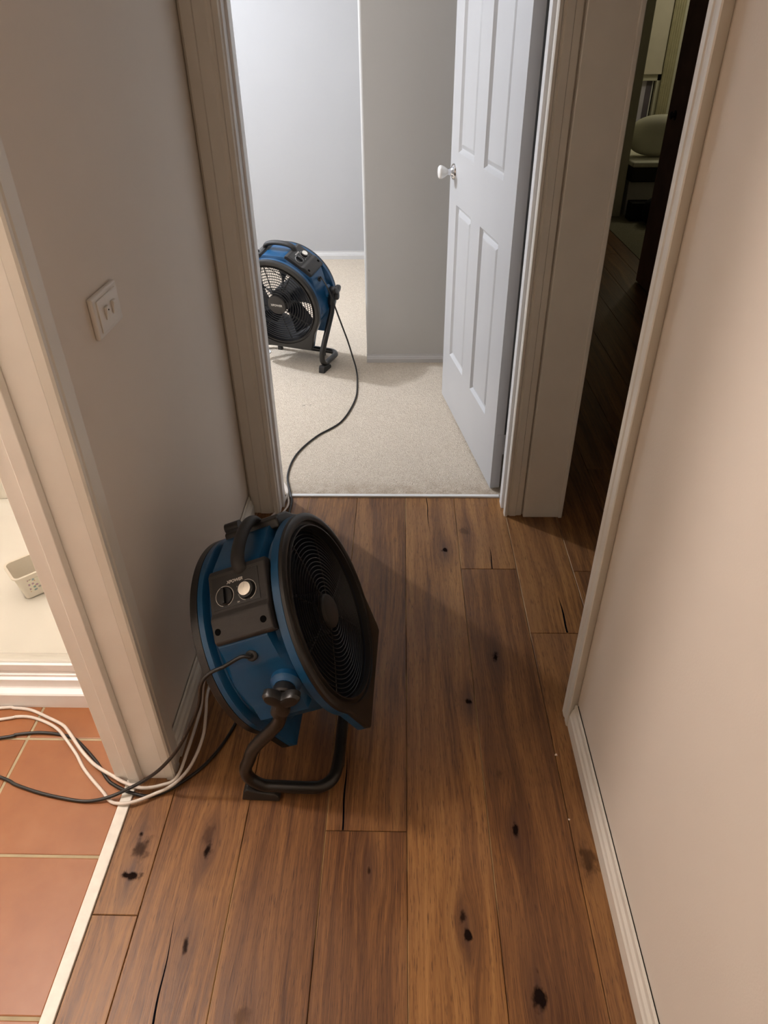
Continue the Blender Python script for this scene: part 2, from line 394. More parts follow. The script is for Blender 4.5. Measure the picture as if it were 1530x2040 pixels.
# ---- hall walls
struct('wall_left', B(((-0.68, 1.0, 0), (-0.57, 2.10, H)), ((-0.68, 0.12, DH), (-0.57, 1.0, H)), ((-0.68, -1.7, 0), (-0.57, 0.12, H))), M_wall)
struct('wall_right', B(((0.427, -1.7, 0), (0.545, 1.185, H)), ((0.427, 1.185, DH), (0.545, 2.08, H))), M_wall)
struct('wall_hall_end', B(((-0.68, -1.8, 0), (0.55, -1.7, H))), M_wall)
struct('wall_bedroom_door', B(((-3.5, 2.10, 0), (-0.48, 2.19, H)), ((-0.48, 2.10, DH), (0.37, 2.19, H)), ((0.37, 2.085, 0), (0.535, 2.19, H))), M_wall)
struct('ceiling', B(((-3.5, -1.8, H), (4.1, 9.1, H + 0.1))), M_ceil)
# ---- bedroom
struct('wall_bedroom_left', B(((-3.5, 2.10, 0), (-3.4, 5.6, H))), M_bedwall)
struct('wall_bedroom_back', B(((-3.5, 5.43, 0), (0.5, 5.55, H))), M_bedwall)
def nib():
    bm = bmesh.new(); R = 0.016; pts = []
    for k in range(7):
        a = PI + (PI / 2) * k / 6
        pts.append((-0.2 + R + R * math.cos(a), 3.47 + R + R * math.sin(a)))
    pts += [(0.42, 3.47), (0.42, 5.43), (-0.2, 5.43)]
    add_prism(bm, pts, 'z', 0, H); return bm
struct('wall_bedroom_nib', nib(), M_nib, smooth=True, label='grey shaded nib wall beside the bedroom door')
struct('wall_bedroom_right', B(((0.42, 2.19, 0), (0.535, 5.55, H))), M_bedwall)
# ---- bathroom
struct('wall_bathroom_left', B(((-2.7, -0.7, 0), (-2.6, 2.1, H))), M_bath)
struct('wall_bathroom_front', B(((-2.7, -0.8, 0), (-0.68, -0.7, H))), M_bath)
struct('wall_bathroom_inner', B(((-0.70, 1.006, 0), (-0.682, 2.1, H)), ((-0.70, -0.7, 0), (-0.682, 0.10, H))), M_bath)
struct('wall_shower_back', B(((-2.7, 2.04, 0), (-0.68, 2.095, H))), M_bath)
struct('wall_shower_side', B(((-1.86, 1.22, 0), (-1.78, 2.04, H))), M_bath)
# ---- dark room and the bedroom beyond
struct('wall_far_olive', B(((0.54, 6.78, 0), (1.955, 6.90, H))), M_farwall)
struct('wall_dark_right', B(((1.62, 0.2, 0), (1.72, 3.95, H))), M_wall)
struct('wall_dark_front', B(((0.545, 0.1, 0), (1.72, 0.2, H))), M_wall)
struct('wall_far_back', B(((1.9, 8.6, 0), (2.42, 8.7, H)), ((2.42, 8.6, 0), (2.66, 8.7, 0.45)), ((2.42, 8.6, 1.9), (2.66, 8.7, H)), ((2.66, 8.6, 0), (4.0, 8.7, H))), M_farwall)
struct('wall_far_right', B(((3.9, 4.6, 0), (4.0, 8.7, H))), M_farwall)
struct('wall_far_front', B(((1.72, 4.6, 0), (4.0, 4.7, H))), M_farwall)
struct('wall_far_left', B(((1.93, 6.9, 0), (1.975, 8.6, H))), M_farwall)

# ---- baseboards (a moulded profile running along a wall)
def base_prof(x, sgn, t=0.015, h=0.077):
    """profile in (x, z) growing from x towards sgn"""
    return [(x, 0.0), (x + sgn * t, 0.0), (x + sgn * t, h * 0.52), (x + sgn * (t - 0.003), h * 0.60), (x + sgn * (t - 0.0045), h * 0.72), (x + sgn * (t - 0.009), h * 0.82), (x + sgn * (t - 0.0095), h), (x, h)]
def baseboard(name, x, sgn, y0, y1, m=M_trim, **k):
    bm = bmesh.new(); add_prism(bm, base_prof(x, sgn, **k), 'y', y0, y1); return struct(name, bm, m)
def baseboard_y(name, y, sgn, x0, x1, m=M_trim2, **k):
    bm = bmesh.new(); add_prism(bm, base_prof(y, sgn, **k), 'x', x0, x1); return struct(name, bm, m)
baseboard('baseboard_right', 0.4235, -1, -1.6, 1.152)
baseboard('baseboard_left', -0.567, 1, 1.045, 2.075)
baseboard_y('baseboard_bedroom_back', 5.43, -1, -3.4, -0.2, m=M_bedbase, h=0.062)
baseboard_y('baseboard_nib', 3.47, -1, -0.2, 0.42, m=M_bedbase, h=0.046)
struct('trim_shadow_gap', B(((0.4236, -1.6, 0), (0.4268, 1.152, 0.073))), M_dark)

# ---- bathroom doorway: lining, stop, architraves
def bath_frame():
    bm = bmesh.new()
    add_box(bm, (-0.690, 0.984, 0), (-0.572, 1.006, DH))            # lining far side
    add_prism(bm, [(-0.690, 0.984), (-0.690, 0.976), (-0.657, 0.976), (-0.657, 0.968), (-0.630, 0.968), (-0.627, 0.980), (-0.627, 0.984)], 'z', 0, DH)  # stepped stop
    add_box(bm, (-0.690, 0.114, 0), (-0.572, 0.136, DH))
    add_box(bm, (-0.690, 0.114, DH), (-0.572, 1.006, DH + 0.02))
    return bm
struct('trim_3', bath_frame(), M_trimb, bevel=0.0015, label='off white lining of the bathroom doorway at the left')
def arch_prof(along0, w_, face, base, s):
    """architrave cross section: along = coordinate across its width, face/base = depth; s = sign of growth"""
    d = face - base
    return [(along0, base), (along0, base + d * 0.80), (along0 + s * 0.003, face), (along0 + s * w_ * 0.16, face), (along0 + s * w_ * 0.20, base + d * 0.72), (along0 + s * w_ * 0.27, base + d * 0.72),
            (along0 + s * w_ * 0.33, base + d * 0.88), (along0 + s * w_ * 0.62, base + d * 0.85), (along0 + s * w_ * 0.66, base + d * 0.70), (along0 + s * w_ * 0.93, base + d * 0.66), (along0 + s * w_, base + d * 0.35), (along0 + s * w_, base)]
bm = bmesh.new()
# in this wall the architrave width runs along y, its thickness along x
p = arch_prof(0.980, 0.072, -0.549, -0.570, 1); add_prism(bm, [(b_, a_) for a_, b_ in p], 'z', 0, DH + 0.05)
p = arch_prof(0.136, 0.072, -0.549, -0.570, -1); add_prism(bm, [(b_, a_) for a_, b_ in p], 'z', 0, DH + 0.05)
add_box(bm, (-0.570, 0.10, DH), (-0.552, 1.02, DH + 0.06))
struct('trim_4', bm, M_trim, smooth=True, split=25, label='off white moulded architrave beside the bathroom doorway')
# ---- bedroom doorway
bm = bmesh.new()
add_box(bm, (-0.480, 2.086, 0), (-0.458, 2.20, DH)); add_box(bm, (-0.470, 2.12, 0), (-0.450, 2.165, DH))
add_box(bm, (0.362, 2.086, 0), (0.382, 2.20, DH)); add_box(bm, (0.350, 2.12, 0), (0.372, 2.165, DH)); add_box(bm, (-0.48, 2.086, DH), (0.382, 2.20, DH + 0.02))
struct('trim_5', bm, M_trim2, bevel=0.0015, label='white lining of the bedroom doorway')
bm = bmesh.new()
p = arch_prof(-0.463, 0.105, 2.078, 2.100, -1); add_prism(bm, p, 'z', 0, DH + 0.07)
add_box(bm, (-0.57, 2.082, DH + 0.005), (0.43, 2.10, DH + 0.07))
struct('trim_6', bm, M_trim, smooth=True, split=25, label='off white moulded architrave left of the bedroom doorway')
bm = bmesh.new()
p = arch_prof(0.356, 0.066, 2.068, 2.092, 1); add_prism(bm, p, 'z', 0, DH + 0.07)
struct('trim_7', bm, M_trim, smooth=True, split=25, label='off white narrow moulded architrave right of the bedroom doorway')
# ---- right doorway to the dark room
bm = bmesh.new()
add_box(bm, (0.423, 2.063, 0), (0.553, 2.086, DH)); add_box(bm, (0.424, 1.183, 0), (0.553, 1.203, DH)); add_box(bm, (0.424, 1.183, DH), (0.553, 2.086, DH + 0.02))
add_box(bm, (0.548, 2.058, 0), (0.562, 2.09, DH))
struct('trim_8', bm, M_trim, bevel=0.003, label='off white door lining facing the camera at the right opening')
bm = bmesh.new()
pr = [(0.4265, 1.201), (0.408, 1.201), (0.405, 1.198), (0.4045, 1.180), (0.4062, 1.176), (0.4062, 1.172), (0.405, 1.168), (0.405, 1.151), (0.407, 1.1485), (0.4265, 1.160)]
add_prism(bm, pr, 'z', 0, DH + 0.06); add_box(bm, (0.407, 1.16, DH), (0.4265, 2.08, DH + 0.05))
struct('trim_9', bm, M_trim, smooth=True, split=20, label='off white architrave at the near edge of the right opening')

# ---- bedroom door leaf
HNG = Vector((0.321, 2.237, 0)); LEAD = Vector((0.174, 3.079, 0)); DL = 0.845
ang = math.atan2(LEAD.y - HNG.y, LEAD.x - HNG.x)
door = bpy.data.objects.new('door_1', None); C.objects.link(door); door.location = HNG; door.rotation_euler = (0, 0, ang); door['kind'] = 'structure'
door['label'] = 'white four panel bedroom door standing open'
def door_leaf():
    # local x along leaf from hinge, visible face at y=0 (leaf body towards -y)
    xs = [0, 0.137, 0.368, 0.496, 0.727, DL]; zs = [0.012, 0.255, 0.877, 1.062, 1.83, 2.035]
    bm = bmesh.new(); T = 0.036
    def quad(pts): bm.faces.new([bm.verts.new(p) for p in pts])
    for i in range(5):
        for j in range(5):
            x0, x1, z0, z1 = xs[i], xs[i + 1], zs[j], zs[j + 1]
            panel = i in (1, 3) and j in (1, 3)
            if not panel: quad([(x0, 0, z0), (x1, 0, z0), (x1, 0, z1), (x0, 0, z1)])
            else:
                steps = [(0, 0), (0.004, -0.004), (0.010, -0.010), (0.016, -0.0115), (0.030, -0.004), (0.034, -0.003)]
                prev = None
                for s_, dp in steps:
                    r = [(x0 + s_, dp, z0 + s_), (x1 - s_, dp, z0 + s_), (x1 - s_, dp, z1 - s_), (x0 + s_, dp, z1 - s_)]
                    if prev:
                        for k in range(4): quad([prev[k], prev[(k + 1) % 4], r[(k + 1) % 4], r[k]])
                    prev = r
                quad(prev)
    z0, z1 = zs[0], zs[-1]
    quad([(0, -T, z0), (0, -T, z1), (DL, -T, z1), (DL, -T, z0)]); quad([(0, 0, z0), (0, -T, z0), (DL, -T, z0), (DL, 0, z0)]); quad([(0, 0, z1), (DL, 0, z1), (DL, -T, z1), (0, -T, z1)])
    quad([(0, 0, z0), (0, 0, z1), (0, -T, z1), (0, -T, z0)]); quad([(DL, 0, z0), (DL, -T, z0), (DL, -T, z1), (DL, 0, z1)])
    bmesh.ops.remove_doubles(bm, verts=bm.verts, dist=1e-5)
    return bm
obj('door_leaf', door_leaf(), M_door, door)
kb = bmesh.new(); MX = Matrix.Translation((0.783, 0, 0.988)) @ Matrix.Rotation(-PI / 2, 4, 'X')
add_lathe(kb, [(0.0, 0.05), (0.010, 0.046), (0.012, 0.03), (0.013, 0.015), (0.018, 0.010), (0.027, 0.007), (0.030, 0.002), (0.030, 0.0)][::-1], MX, 40)
rose = obj('knob_rose', kb, M_chrome, door, smooth=True); rose['label'] = 'round chrome rose'
kb = bmesh.new(); add_lathe(kb, [(0.011, 0.024), (0.013, 0.030), (0.020, 0.040), (0.0245, 0.050), (0.0245, 0.058), (0.019, 0.063), (0.0, 0.065)], MX, 40)
k_ = obj('door_knob', kb, M_ceramic, door, smooth=True, split=60); k_['label'] = 'white round knob'
for zz in (0.20, 1.82):
    hb = bmesh.new(); add_lathe(hb, [(0.0035, -0.040), (0.0035, 0.040)], Matrix.Translation((-0.003, -0.038, zz)), 12); add_box(hb, (-0.0008, -0.036, zz - 0.040), (0.0, -0.012, zz + 0.040))
    obj('hinge', hb, M_door, door, smooth=True)

# ---- dark stained door in the far corridor
d2 = struct('door_2', B(((1.575, 4.02, 0.01), (1.615, 4.84, 2.04))), M_ddoor, bevel=0.003, label='dark stained timber door seen through the right opening')
hb = bmesh.new(); add_lathe(hb, [(0.0, 0.030), (0.018, 0.028), (0.022, 0.020), (0.012, 0.014), (0.012, 0.005), (0.026, 0.003), (0.026, 0)][::-1], Matrix.Translation((1.575, 4.706, 1.005)) @ Matrix.Rotation(-PI / 2, 4, 'Y'), 24)
obj('door_handle', hb, M_black, d2, smooth=True)

# ---- window in the far room
wn = bpy.data.objects.new('window_1', None); C.objects.link(wn); wn['kind'] = 'structure'; wn.location = (0, 8.6, 0)
wn['label'] = 'far bedroom window with a half lowered cream blind'
obj('window_frame', B(((2.40, -0.03, 0.40), (2.46, 0.06, 1.95)), ((2.62, -0.03, 0.40), (2.66, 0.06, 1.95)), ((2.40, -0.03, 0.40), (2.66, 0.06, 0.45)), ((2.40, -0.03, 1.88), (2.66, 0.06, 1.95)), ((2.40, -0.03, 0.94), (2.66, 0.03, 1.0))), M_farwall, wn, bevel=0.003)
obj('roller_blind', B(((2.38, -0.055, 1.01), (2.645, -0.05, 2.1)), ((2.38, -0.062, 1.0), (2.645, -0.044, 1.02))), M_blind, wn)
obj('window_pane', B(((2.44, 0.045, 0.45), (2.64, 0.05, 1.9))), paint('night_glass', (0.02, 0.02, 0.025), 0.05, 0.1, 3, 0), wn)
obj('curtain_lining', B(((2.42, 0.02, 0.45), (2.535, 0.03, 0.95))), M_lilac, wn)
obj('curtain_edge', B(((2.535, 0.015, 0.45), (2.592, 0.025, 0.95))), M_plum, wn)
obj('window_bead', B(((2.592, 0.01, 0.45), (2.602, 0.02, 0.95))), M_trim2, wn)
def curtain():
    bm = bmesh.new(); n = 24
    f = [(2.655 + 0.11 * k / n, 8.53 + 0.004 * math.sin(k * 1.3)) for k in range(n + 1)]
    add_prism(bm, f + [(x_, y_ + 0.006) for x_, y_ in f[::-1]], 'z', 0.05, 2.2); return bm
tag(obj('curtain', curtain(), M_curt, smooth=True), 'narrow olive curtain hanging beside the far window', 'curtain')

# ================================================================ BATHROOM THINGS
sh = thing('shower_screen', 'white aluminium framed shower base rail and glass panel behind the doorway', 'shower screen', (-1.24, 1.19, 0))
def rail():
    # (y, z) profile of the stepped sill
    P = [(0.0, 0.0), (0.0, 0.046), (0.003, 0.050), (0.018, 0.054), (0.020, 0.058), (0.020, 0.083), (0.028, 0.086), (0.028, 0.094), (0.036, 0.098), (0.036, 0.104), (0.030, 0.108), (0.030, 0.128), (0.052, 0.128), (0.052, 0.0)]
    bm = bmesh.new(); add_prism(bm, P, 'x', -0.545, 0.54); return bm
obj('sill_rail', rail(), M_alu, sh, smooth=True, split=20)
obj('glass_panel', B(((-0.53, 0.038, 0.12), (0.53, 0.043, 1.9))), M_glass, sh)
obj('top_rail', B(((-0.545, 0.02, 1.9), (0.54, 0.06, 1.95))), M_alu, sh, bevel=0.003)
obj('side_rail', B(((0.515, 0.02, 0.12), (0.54, 0.06, 1.92))), M_alu, sh, bevel=0.003)
obj('side_rail', B(((-0.545, 0.02, 0.12), (-0.52, 0.06, 1.92))), M_alu, sh, bevel=0.003)
def tray():
    bm = bmesh.new(); x0, x1, y0, y1 = -1.78, -0.70, 1.243, 2.038; L = [(0.0, 0.0), (0.0, 0.10), (0.035, 0.10), (0.055, 0.088), (0.075, 0.070), (0.30, 0.062)]
    prev = None
    for s_, z in L:
        r = [bm.verts.new(p) for p in ((x0 + s_, y0 + s_, z), (x1 - s_, y0 + s_, z), (x1 - s_, y1 - s_, z), (x0 + s_, y1 - s_, z))]
        if prev:
            for k in range(4): bm.faces.new((prev[k], prev[(k + 1) % 4], r[(k + 1) % 4], r[k]))
        else: bm.faces.new(r[::-1])
        prev = r
    bm.faces.new(prev); return bm
tag(obj('shower_tray', tray(), M_acryl, bevel=0.006, segs=3, smooth=True, split=50), 'bright cream white shower tray behind the glass panel', 'shower tray')
struct('trim_shower_ledge', B(((-1.78, 2.022, 0.10), (-0.70, 2.04, 0.36))), M_bath, bevel=0.004)
# basket: tapered open box with rounded rim
bk = thing('plastic_basket', 'small cream plastic basket with a floral sticker in the shower', 'basket', (-1.115, 1.605, 0.0665), math.radians(42))
def basket():
    bm = bmesh.new(); Lx, Ly = 0.075, 0.048; hgt = 0.085
    def ring(a, b, r, z, n=5):
        out = []
        for cx, cy, a0 in ((a - r, b - r, 0), (-a + r, b - r, 90), (-a + r, -b + r, 180), (a - r, -b + r, 270)):
            for k in range(n):
                t_ = math.radians(a0 + 90 * k / (n - 1)); out.append(bm.verts.new((cx + r * math.cos(t_), cy + r * math.sin(t_), z)))
        return out
    R = [ring(Lx * .82, Ly * .8, .012, 0), ring(Lx, Ly, .016, hgt), ring(Lx + .005, Ly + .005, .02, hgt), ring(Lx + .005, Ly + .005, .02, hgt + .004), ring(Lx - .002, Ly - .002, .014, hgt + .004), ring(Lx * .82 - .002, Ly * .8 - .002, .010, 0.004)]
    for A, Bq in zip(R, R[1:]):
        n = len(A)
        for k in range(n): bm.faces.new((A[k], A[(k + 1) % n], Bq[(k + 1) % n], Bq[k]))
    bm.faces.new(R[0][::-1]); bm.faces.new(R[-1]); return bm
obj('basket_body', basket(), M_basket, bk, smooth=True)
bm = bmesh.new(); bm.faces.new([bm.verts.new(p) for p in ((-0.045, -0.0415, 0.022), (0.045, -0.0415, 0.022), (0.045, -0.0472, 0.070), (-0.045, -0.0472, 0.070))]); 
r2 = bmesh.ops.extrude_face_region(bm, geom=bm.faces[:])
for v in [g_ for g_ in r2['geom'] if isinstance(g_, bmesh.types.BMVert)]: v.co.y += 0.003
o_ = obj('sticker', bm, M_floral, bk); o_['label'] = 'floral patterned sticker'

# ================================================================ LIGHT SWITCH
sw = thing('light_switch', 'off white double light switch plate on the left wall', 'light switch', (-0.57, 1.262, 1.040))
obj('switch_plate', B(((0.0, -0.062, -0.038), (0.010, 0.062, 0.038))), M_switch, sw, bevel=0.004, segs=3)
obj('switch_insert', B(((0.010, -0.047, -0.029), (0.0125, 0.047, 0.029))), M_switch, sw, bevel=0.001)
for yy in (-0.016, 0.020):
    bm = bmesh.new(); add_prism(bm, [(0.0125, -0.012), (0.0145, -0.012), (0.0185, 0.010), (0.0165, 0.012), (0.0125, 0.012)], 'y', yy - 0.007, yy + 0.007)
    rk = obj('rocker', bm, M_switch, sw, bevel=0.001)
    if yy < 0: 
        bm = bmesh.new(); add_lathe(bm, [(0.0016, -0.001), (0.0016, 0.0008)], Matrix.Translation((0.0178, yy, 0.0055)) @ Matrix.Rotation(PI / 2, 4, 'Y'), 10)
        obj('indicator_dot', bm, M_dark, rk)

# ================================================================ AIR MOVER FANS
def text_mesh(txt, size, depth):
    cu = bpy.data.curves.new('txt', 'FONT'); cu.body = txt; cu.size = size; cu.extrude = depth; cu.align_x = 'CENTER'; cu.align_y = 'CENTER'; cu.shear = 0.15; cu.offset = size * 0.025
    to = bpy.data.objects.new('txt', cu); C.objects.link(to)
    dg = bpy.context.evaluated_depsgraph_get(); dg.update()
    me = bpy.data.meshes.new_from_object(to.evaluated_get(dg)); C.objects.unlink(to); bpy.data.objects.remove(to); return me

def air_mover(name, label, loc, az, el, cz, blade_rot):
    root = thing(name, label, 'fan', loc, az, 'blue portable air mover fans')
    # body frame: origin at the centre, n = +x tilted up by el, s = -y (near side), t = up
    T0 = Matrix.Translation((0, 0, cz)) @ Matrix.Rotation(-el, 4, 'Y')
    def P(n, s, t): return T0 @ Vector((n, -s, t))
    def pol(n, deg, r): a = math.radians(deg); return P(n, r * math.cos(a), r * math.sin(a))
    def outline(deg):
        a = math.radians(deg); c_, s_ = math.cos(a), math.sin(a); r = 0.230
        if s_ < 0:
            rb = 0.2335 / -s_
            # side line from (.158,-.240) to (.195,-.120)
            x0, y0, x1, y1 = 0.157, -0.2335, 0.187, -0.134; ax = abs(c_)
            den = ax * (y1 - y0) - s_ * (x1 - x0)
            rs_ = (x0 * (y1 - y0) - y0 * (x1 - x0)) / den if abs(den) > 1e-6 else 9
            if rs_ <= 0: rs_ = 9
            r = max(r, min(rb, rs_))
            if r > 0.30: r = 0.23
        return r
    NSEG = 120
    degs = [360.0 * k / NSEG for k in range(NSEG)]
    vtx = [-14, 36, 76, 104, 144, 194]
    def body(deg):
        d = deg if deg <= 270 else deg - 360
        for a, b in zip(vtx, vtx[1:]):
            if a <= d <= b:
                mid = (a + b) / 2; half = math.radians((b - a) / 2)
                return max(0.205, 0.236 * math.cos(half) / math.cos(math.radians(d - mid)))
        return 0.205
    def grid(name, rows, mat, parent=root, close=True, split=32):
        bm = bmesh.new(); R = []
        for n, f in rows: R.append([bm.verts.new(pol(n, d, f(d) if callable(f) else f)) for d in degs])
        pr_ = list(zip(R, R[1:])) + ([(R[-1], R[0])] if close else [])
        for A, Bq in pr_:
            for k in range(NSEG): bm.faces.new((A[k], A[(k + 1) % NSEG], Bq[(k + 1) % NSEG], Bq[k]))
        return obj(name, bm, mat, parent, smooth=True, split=split)
    o1 = lambda d: outline(d) - 0.002
    hs = grid('housing', [(-0.092, o1), (-0.091, outline), (-0.079, outline), (-0.0765, lambda d: outline(d) - .004), (-0.073, 0.212), (-0.070, 0.210), (-0.066, 0.214), (-0.060, lambda d: min(body(d), .217)), (-0.054, body),
                           (0.058, body), (0.065, lambda d: min(body(d), .212)), (0.074, 0.207), (0.079, 0.213), (0.0815, lambda d: outline(d) - .004), (0.084, outline), (0.1005, outline), (0.1015, o1),
                           (0.1015, 0.2005), (0.06, 0.1995), (-0.06, 0.1995), (-0.092, 0.2005)], M_blue)
    grid('air_duct', [(-0.099, 0.1995), (0.099, 0.1995), (0.099, 0.197), (-0.099, 0.197)], M_duct)
    hs['label'] = 'blue moulded barrel housing'
    for sg in (1, -1):
        f = lambda n: n * sg
        grid('rim_ring', [(f(0.1015) if sg > 0 else -0.0925, outline), (f(0.109), outline), (f(0.1125), lambda d: outline(d) - .004), (f(0.1135), 0.220), (f(0.1115), 0.212), (f(0.106), 0.2105), (f(0.105), 0.204), (f(0.112), 0.2015), (f(0.112), 0.1985), (f(0.095), 0.197), (f(0.080), 0.1965), (f(0.080), 0.198), (f(0.1015), 0.200)], M_black)
        # grille: rings and radial wires
        bm = bmesh.new()
        MT = T0 @ Matrix.Rotation(PI / 2, 4, 'Y')
        nr = 16 if sg > 0 else 12
        wr = 0.0012 if sg > 0 else 0.0021
        dome = lambda r: (0.101 - 0.010 * ((r - .04) / .16) ** 2)
        for k in range(nr):
            r = 0.048 + (0.193 - 0.048) * k / (nr - 1)
            add_torus(bm, MT @ Matrix.Translation((0, 0, sg * dome(r))), r, wr, 96, 5)
        ns = 8
        for k in range(ns):
            a = 360 / ns * k + 12
            q = [pol(sg * (dome(0.036 + 0.161 * j / 6) - 0.004), a, 0.036 + 0.161 * j / 6) for j in range(7)]
            add_tube(bm, q, 0.0026 if sg < 0 else 0.0016, 6)
        obj('wire_grille', bm, M_wire, root, smooth=True)
        bm = bmesh.new(); add_lathe(bm, [(0.0, 0.108), (0.030, 0.1075), (0.037, 0.105), (0.040, 0.100), (0.040, 0.090)] if sg > 0 else [(0.050, -0.090), (0.050, -0.100), (0.048, -0.106), (0.044, -0.1075), (0.0, -0.108)], MT, 40)
        hc = obj('hub_cap', bm, M_panel, root, smooth=True)
        if sg < 0:
            me = text_mesh('XPOWER', 0.0150, 0.0004); me.materials.append(M_mark)
            tx = bpy.data.objects.new('logo_text', me); C.objects.link(tx); tx.parent = hc
            # text plane normal -n, up t : x axis = +s direction mirrored so that it reads correctly from the -n side
            X = (T0.to_3x3() @ Vector((0, -1, 0))); Y = (T0.to_3x3() @ Vector((0, 0, 1))); Z = X.cross(Y)
            tx.matrix_basis = Matrix(((X.x, Y.x, Z.x, 0), (X.y, Y.y, Z.y, 0), (X.z, Y.z, Z.z, 0), (0, 0, 0, 1)))
            tx.location = P(-0.1088, 0, 0)
    # rotor
    bm = bmesh.new(); nb = 5
    for k in range(nb):
        base = 360 / nb * k + blade_rot; rows = []
        for j in range(9):
            r = 0.052 + (0.188 - 0.052) * j / 8; hw = 11 + 5 * math.sin(PI * (j / 8) ** 0.8 * 0.6); tw = 0.040 * (1 - 0.45 * j / 8)
            rows.append([pol(-0.015 + tw * u, base + hw * u - 10 * j / 8, r) for u in (-1, -.5, 0, .5, 1)])
        V = [[bm.verts.new(p) for p in rw] for rw in rows]; V2 = [[bm.verts.new(p + T0.to_3x3() @ Vector((0.003, 0, 0))) for p in rw] for rw in rows]
        for A, Bq in zip(V, V[1:]):
            for i in range(4): bm.faces.new((A[i], A[i + 1], Bq[i + 1], Bq[i]))
        for A, Bq in zip(V2, V2[1:]):
            for i in range(4): bm.faces.new((A[i + 1], A[i], Bq[i], Bq[i + 1]))
        for i in range(4): bm.faces.new((V[-1][i], V[-1][i + 1], V2[-1][i + 1], V2[-1][i]))
        for A, Bq, A2, B2 in zip(V, V[1:], V2, V2[1:]):
            bm.faces.new((A[0], Bq[0], B2[0], A2[0])); bm.faces.new((A[4], A2[4], B2[4], Bq[4]))
    add_lathe(bm, [(0.0, -0.055), (0.045, -0.053), (0.056, -0.045), (0.058, 0.03), (0.05, 0.045), (0.05, 0.085), (0.0, 0.086)], T0 @ Matrix.Rotation(PI / 2, 4, 'Y'), 32)
    obj('fan_rotor', bm, M_blade, root, smooth=True)
    # ---- control box on the near shoulder, junction box mirrored on the far shoulder
    def shoulder(pts, n0, n1, mir=False):
        bm = bmesh.new()
        A = [bm.verts.new(pol(n0, 180 - d if mir else d, r)) for d, r in pts]; Bq = [bm.verts.new(pol(n1, 180 - d if mir else d, r)) for d, r in pts]
        k = len(pts); bm.faces.new(A); bm.faces.new(Bq[::-1])
        for i in range(k): bm.faces.new((A[i], Bq[i], Bq[(i + 1) % k], A[(i + 1) % k]))
        return bm
    sect = [(36.5, .222), (37, .240), (38.5, .246), (49.5, .2445), (52.5, .238), (71.5, .2475), (74.5, .245), (76, .225), (60, .205), (45, .205)]
    box = obj('control_box', shoulder(sect, -0.055, 0.079), M_panel, root, bevel=0.004, segs=3); box['label'] = 'charcoal control panel with two dials'
    jb = obj('junction_box', shoulder([(37, .222), (38, .243), (52, .238), (60, .246), (71, .249), (74.5, .245), (76, .225), (60, .205), (45, .205)], -0.055, 0.079, True), M_black, root, bevel=0.004, segs=3)
    bm = bmesh.new(); add_tube(bm, [pol(-0.060, 113, .250), pol(-0.025, 113, .250)], 0.013, 12)
    obj('cord_wrap_hook', bm, M_black, root, smooth=True)
    # frame on the dial face (between 54.5 and 75.5 degrees)
    pa = pol(0.012, 52.5, .238); pb = pol(0.012, 71.5, .2475)
    Yd = (pb - pa).normalized(); Xd = T0.to_3x3() @ Vector((1, 0, 0)); Zd = Xd.cross(Yd).normalized(); mid = (pa + pb) / 2
    FR = Matrix(((Xd.x, Yd.x, Zd.x, mid.x), (Xd.y, Yd.y, Zd.y, mid.y), (Xd.z, Yd.z, Zd.z, mid.z), (0, 0, 0, 1)))
    fr = lambda x, y, z=0: FR @ Matrix.Translation((x, y, z))
    pl_ = bmesh.new()
    add_box(pl_, (-0.059, -0.035, 0), (0.050, 0.033, 0.0012))
    for v in pl_.verts: v.co = FR @ v.co
    obj('dial_plate', pl_, M_black, box, bevel=0.0005)
    for (dx, dy, nm) in ((-0.030, -0.010, 'timer_dial'), (0.022, -0.010, 'speed_dial')):
        bm = bmesh.new()
        n_ = 60; a0, a1 = (-165, 165)
        arc = [fr(dx, dy, 0.0018) @ Vector((0.0208 * math.sin(math.radians(a0 + (a1 - a0) * k / n_)), 0.0208 * math.cos(math.radians(a0 + (a1 - a0) * k / n_)), 0)) for k in range(n_ + 1)]
        add_tube(bm, arc, 0.0006, 6)
        obj('dial_scale', bm, M_mark, box)
        bm = bmesh.new()
        if nm == 'timer_dial':
            add_lathe(bm, [(0.0185, 0.001), (0.0185, 0.003), (0.0175, 0.004), (0.0, 0.004)], fr(dx, dy), 32)
            q = bmesh.new(); add_box(q, (-0.003, -0.016, 0.004), (0.003, 0.016, 0.011))
            vs2 = add_box(bm, (-0.003, -0.016, 0.004), (0.003, 0.016, 0.011))
            for v in vs2: v.co = fr(dx, dy) @ v.co
            q.free(); dl = obj(nm, bm, M_wire, box, smooth=True)
        else:
            add_lathe(bm, [(0.0185, 0.001), (0.0175, 0.010)], fr(dx, dy), 32)
            dl = obj(nm, bm, M_wire, box, smooth=True)
            bm = bmesh.new(); add_lathe(bm, [(0.0140, 0.010), (0.0138, 0.0135), (0.0, 0.014)], fr(dx, dy), 32)
            vs2 = add_box(bm, (-0.0006, 0.002, 0.0135), (0.0006, 0.0125, 0.0144))
            for v in vs2: v.co = fr(dx, dy) @ v.co
            cp = obj('dial_cap', bm, M_silver, root, smooth=True); cp['label'] = 'brushed silver dial face'
    for (txt, size, x_, y_) in (('XPOWER', 0.0090, -0.004, 0.0165), ('OFF', 0.0032, 0.000, -0.030), ('1', 0.004, 0.000, 0.002), ('2', 0.004, 0.000, -0.006)):
        me = text_mesh(txt, size, 0.0002); me.materials.append(M_mark)
        tx = bpy.data.objects.new('logo_text' if size > .005 else 'dial_text', me); C.objects.link(tx); tx.parent = box; tx.matrix_basis = fr(x_, y_, 0.0016)
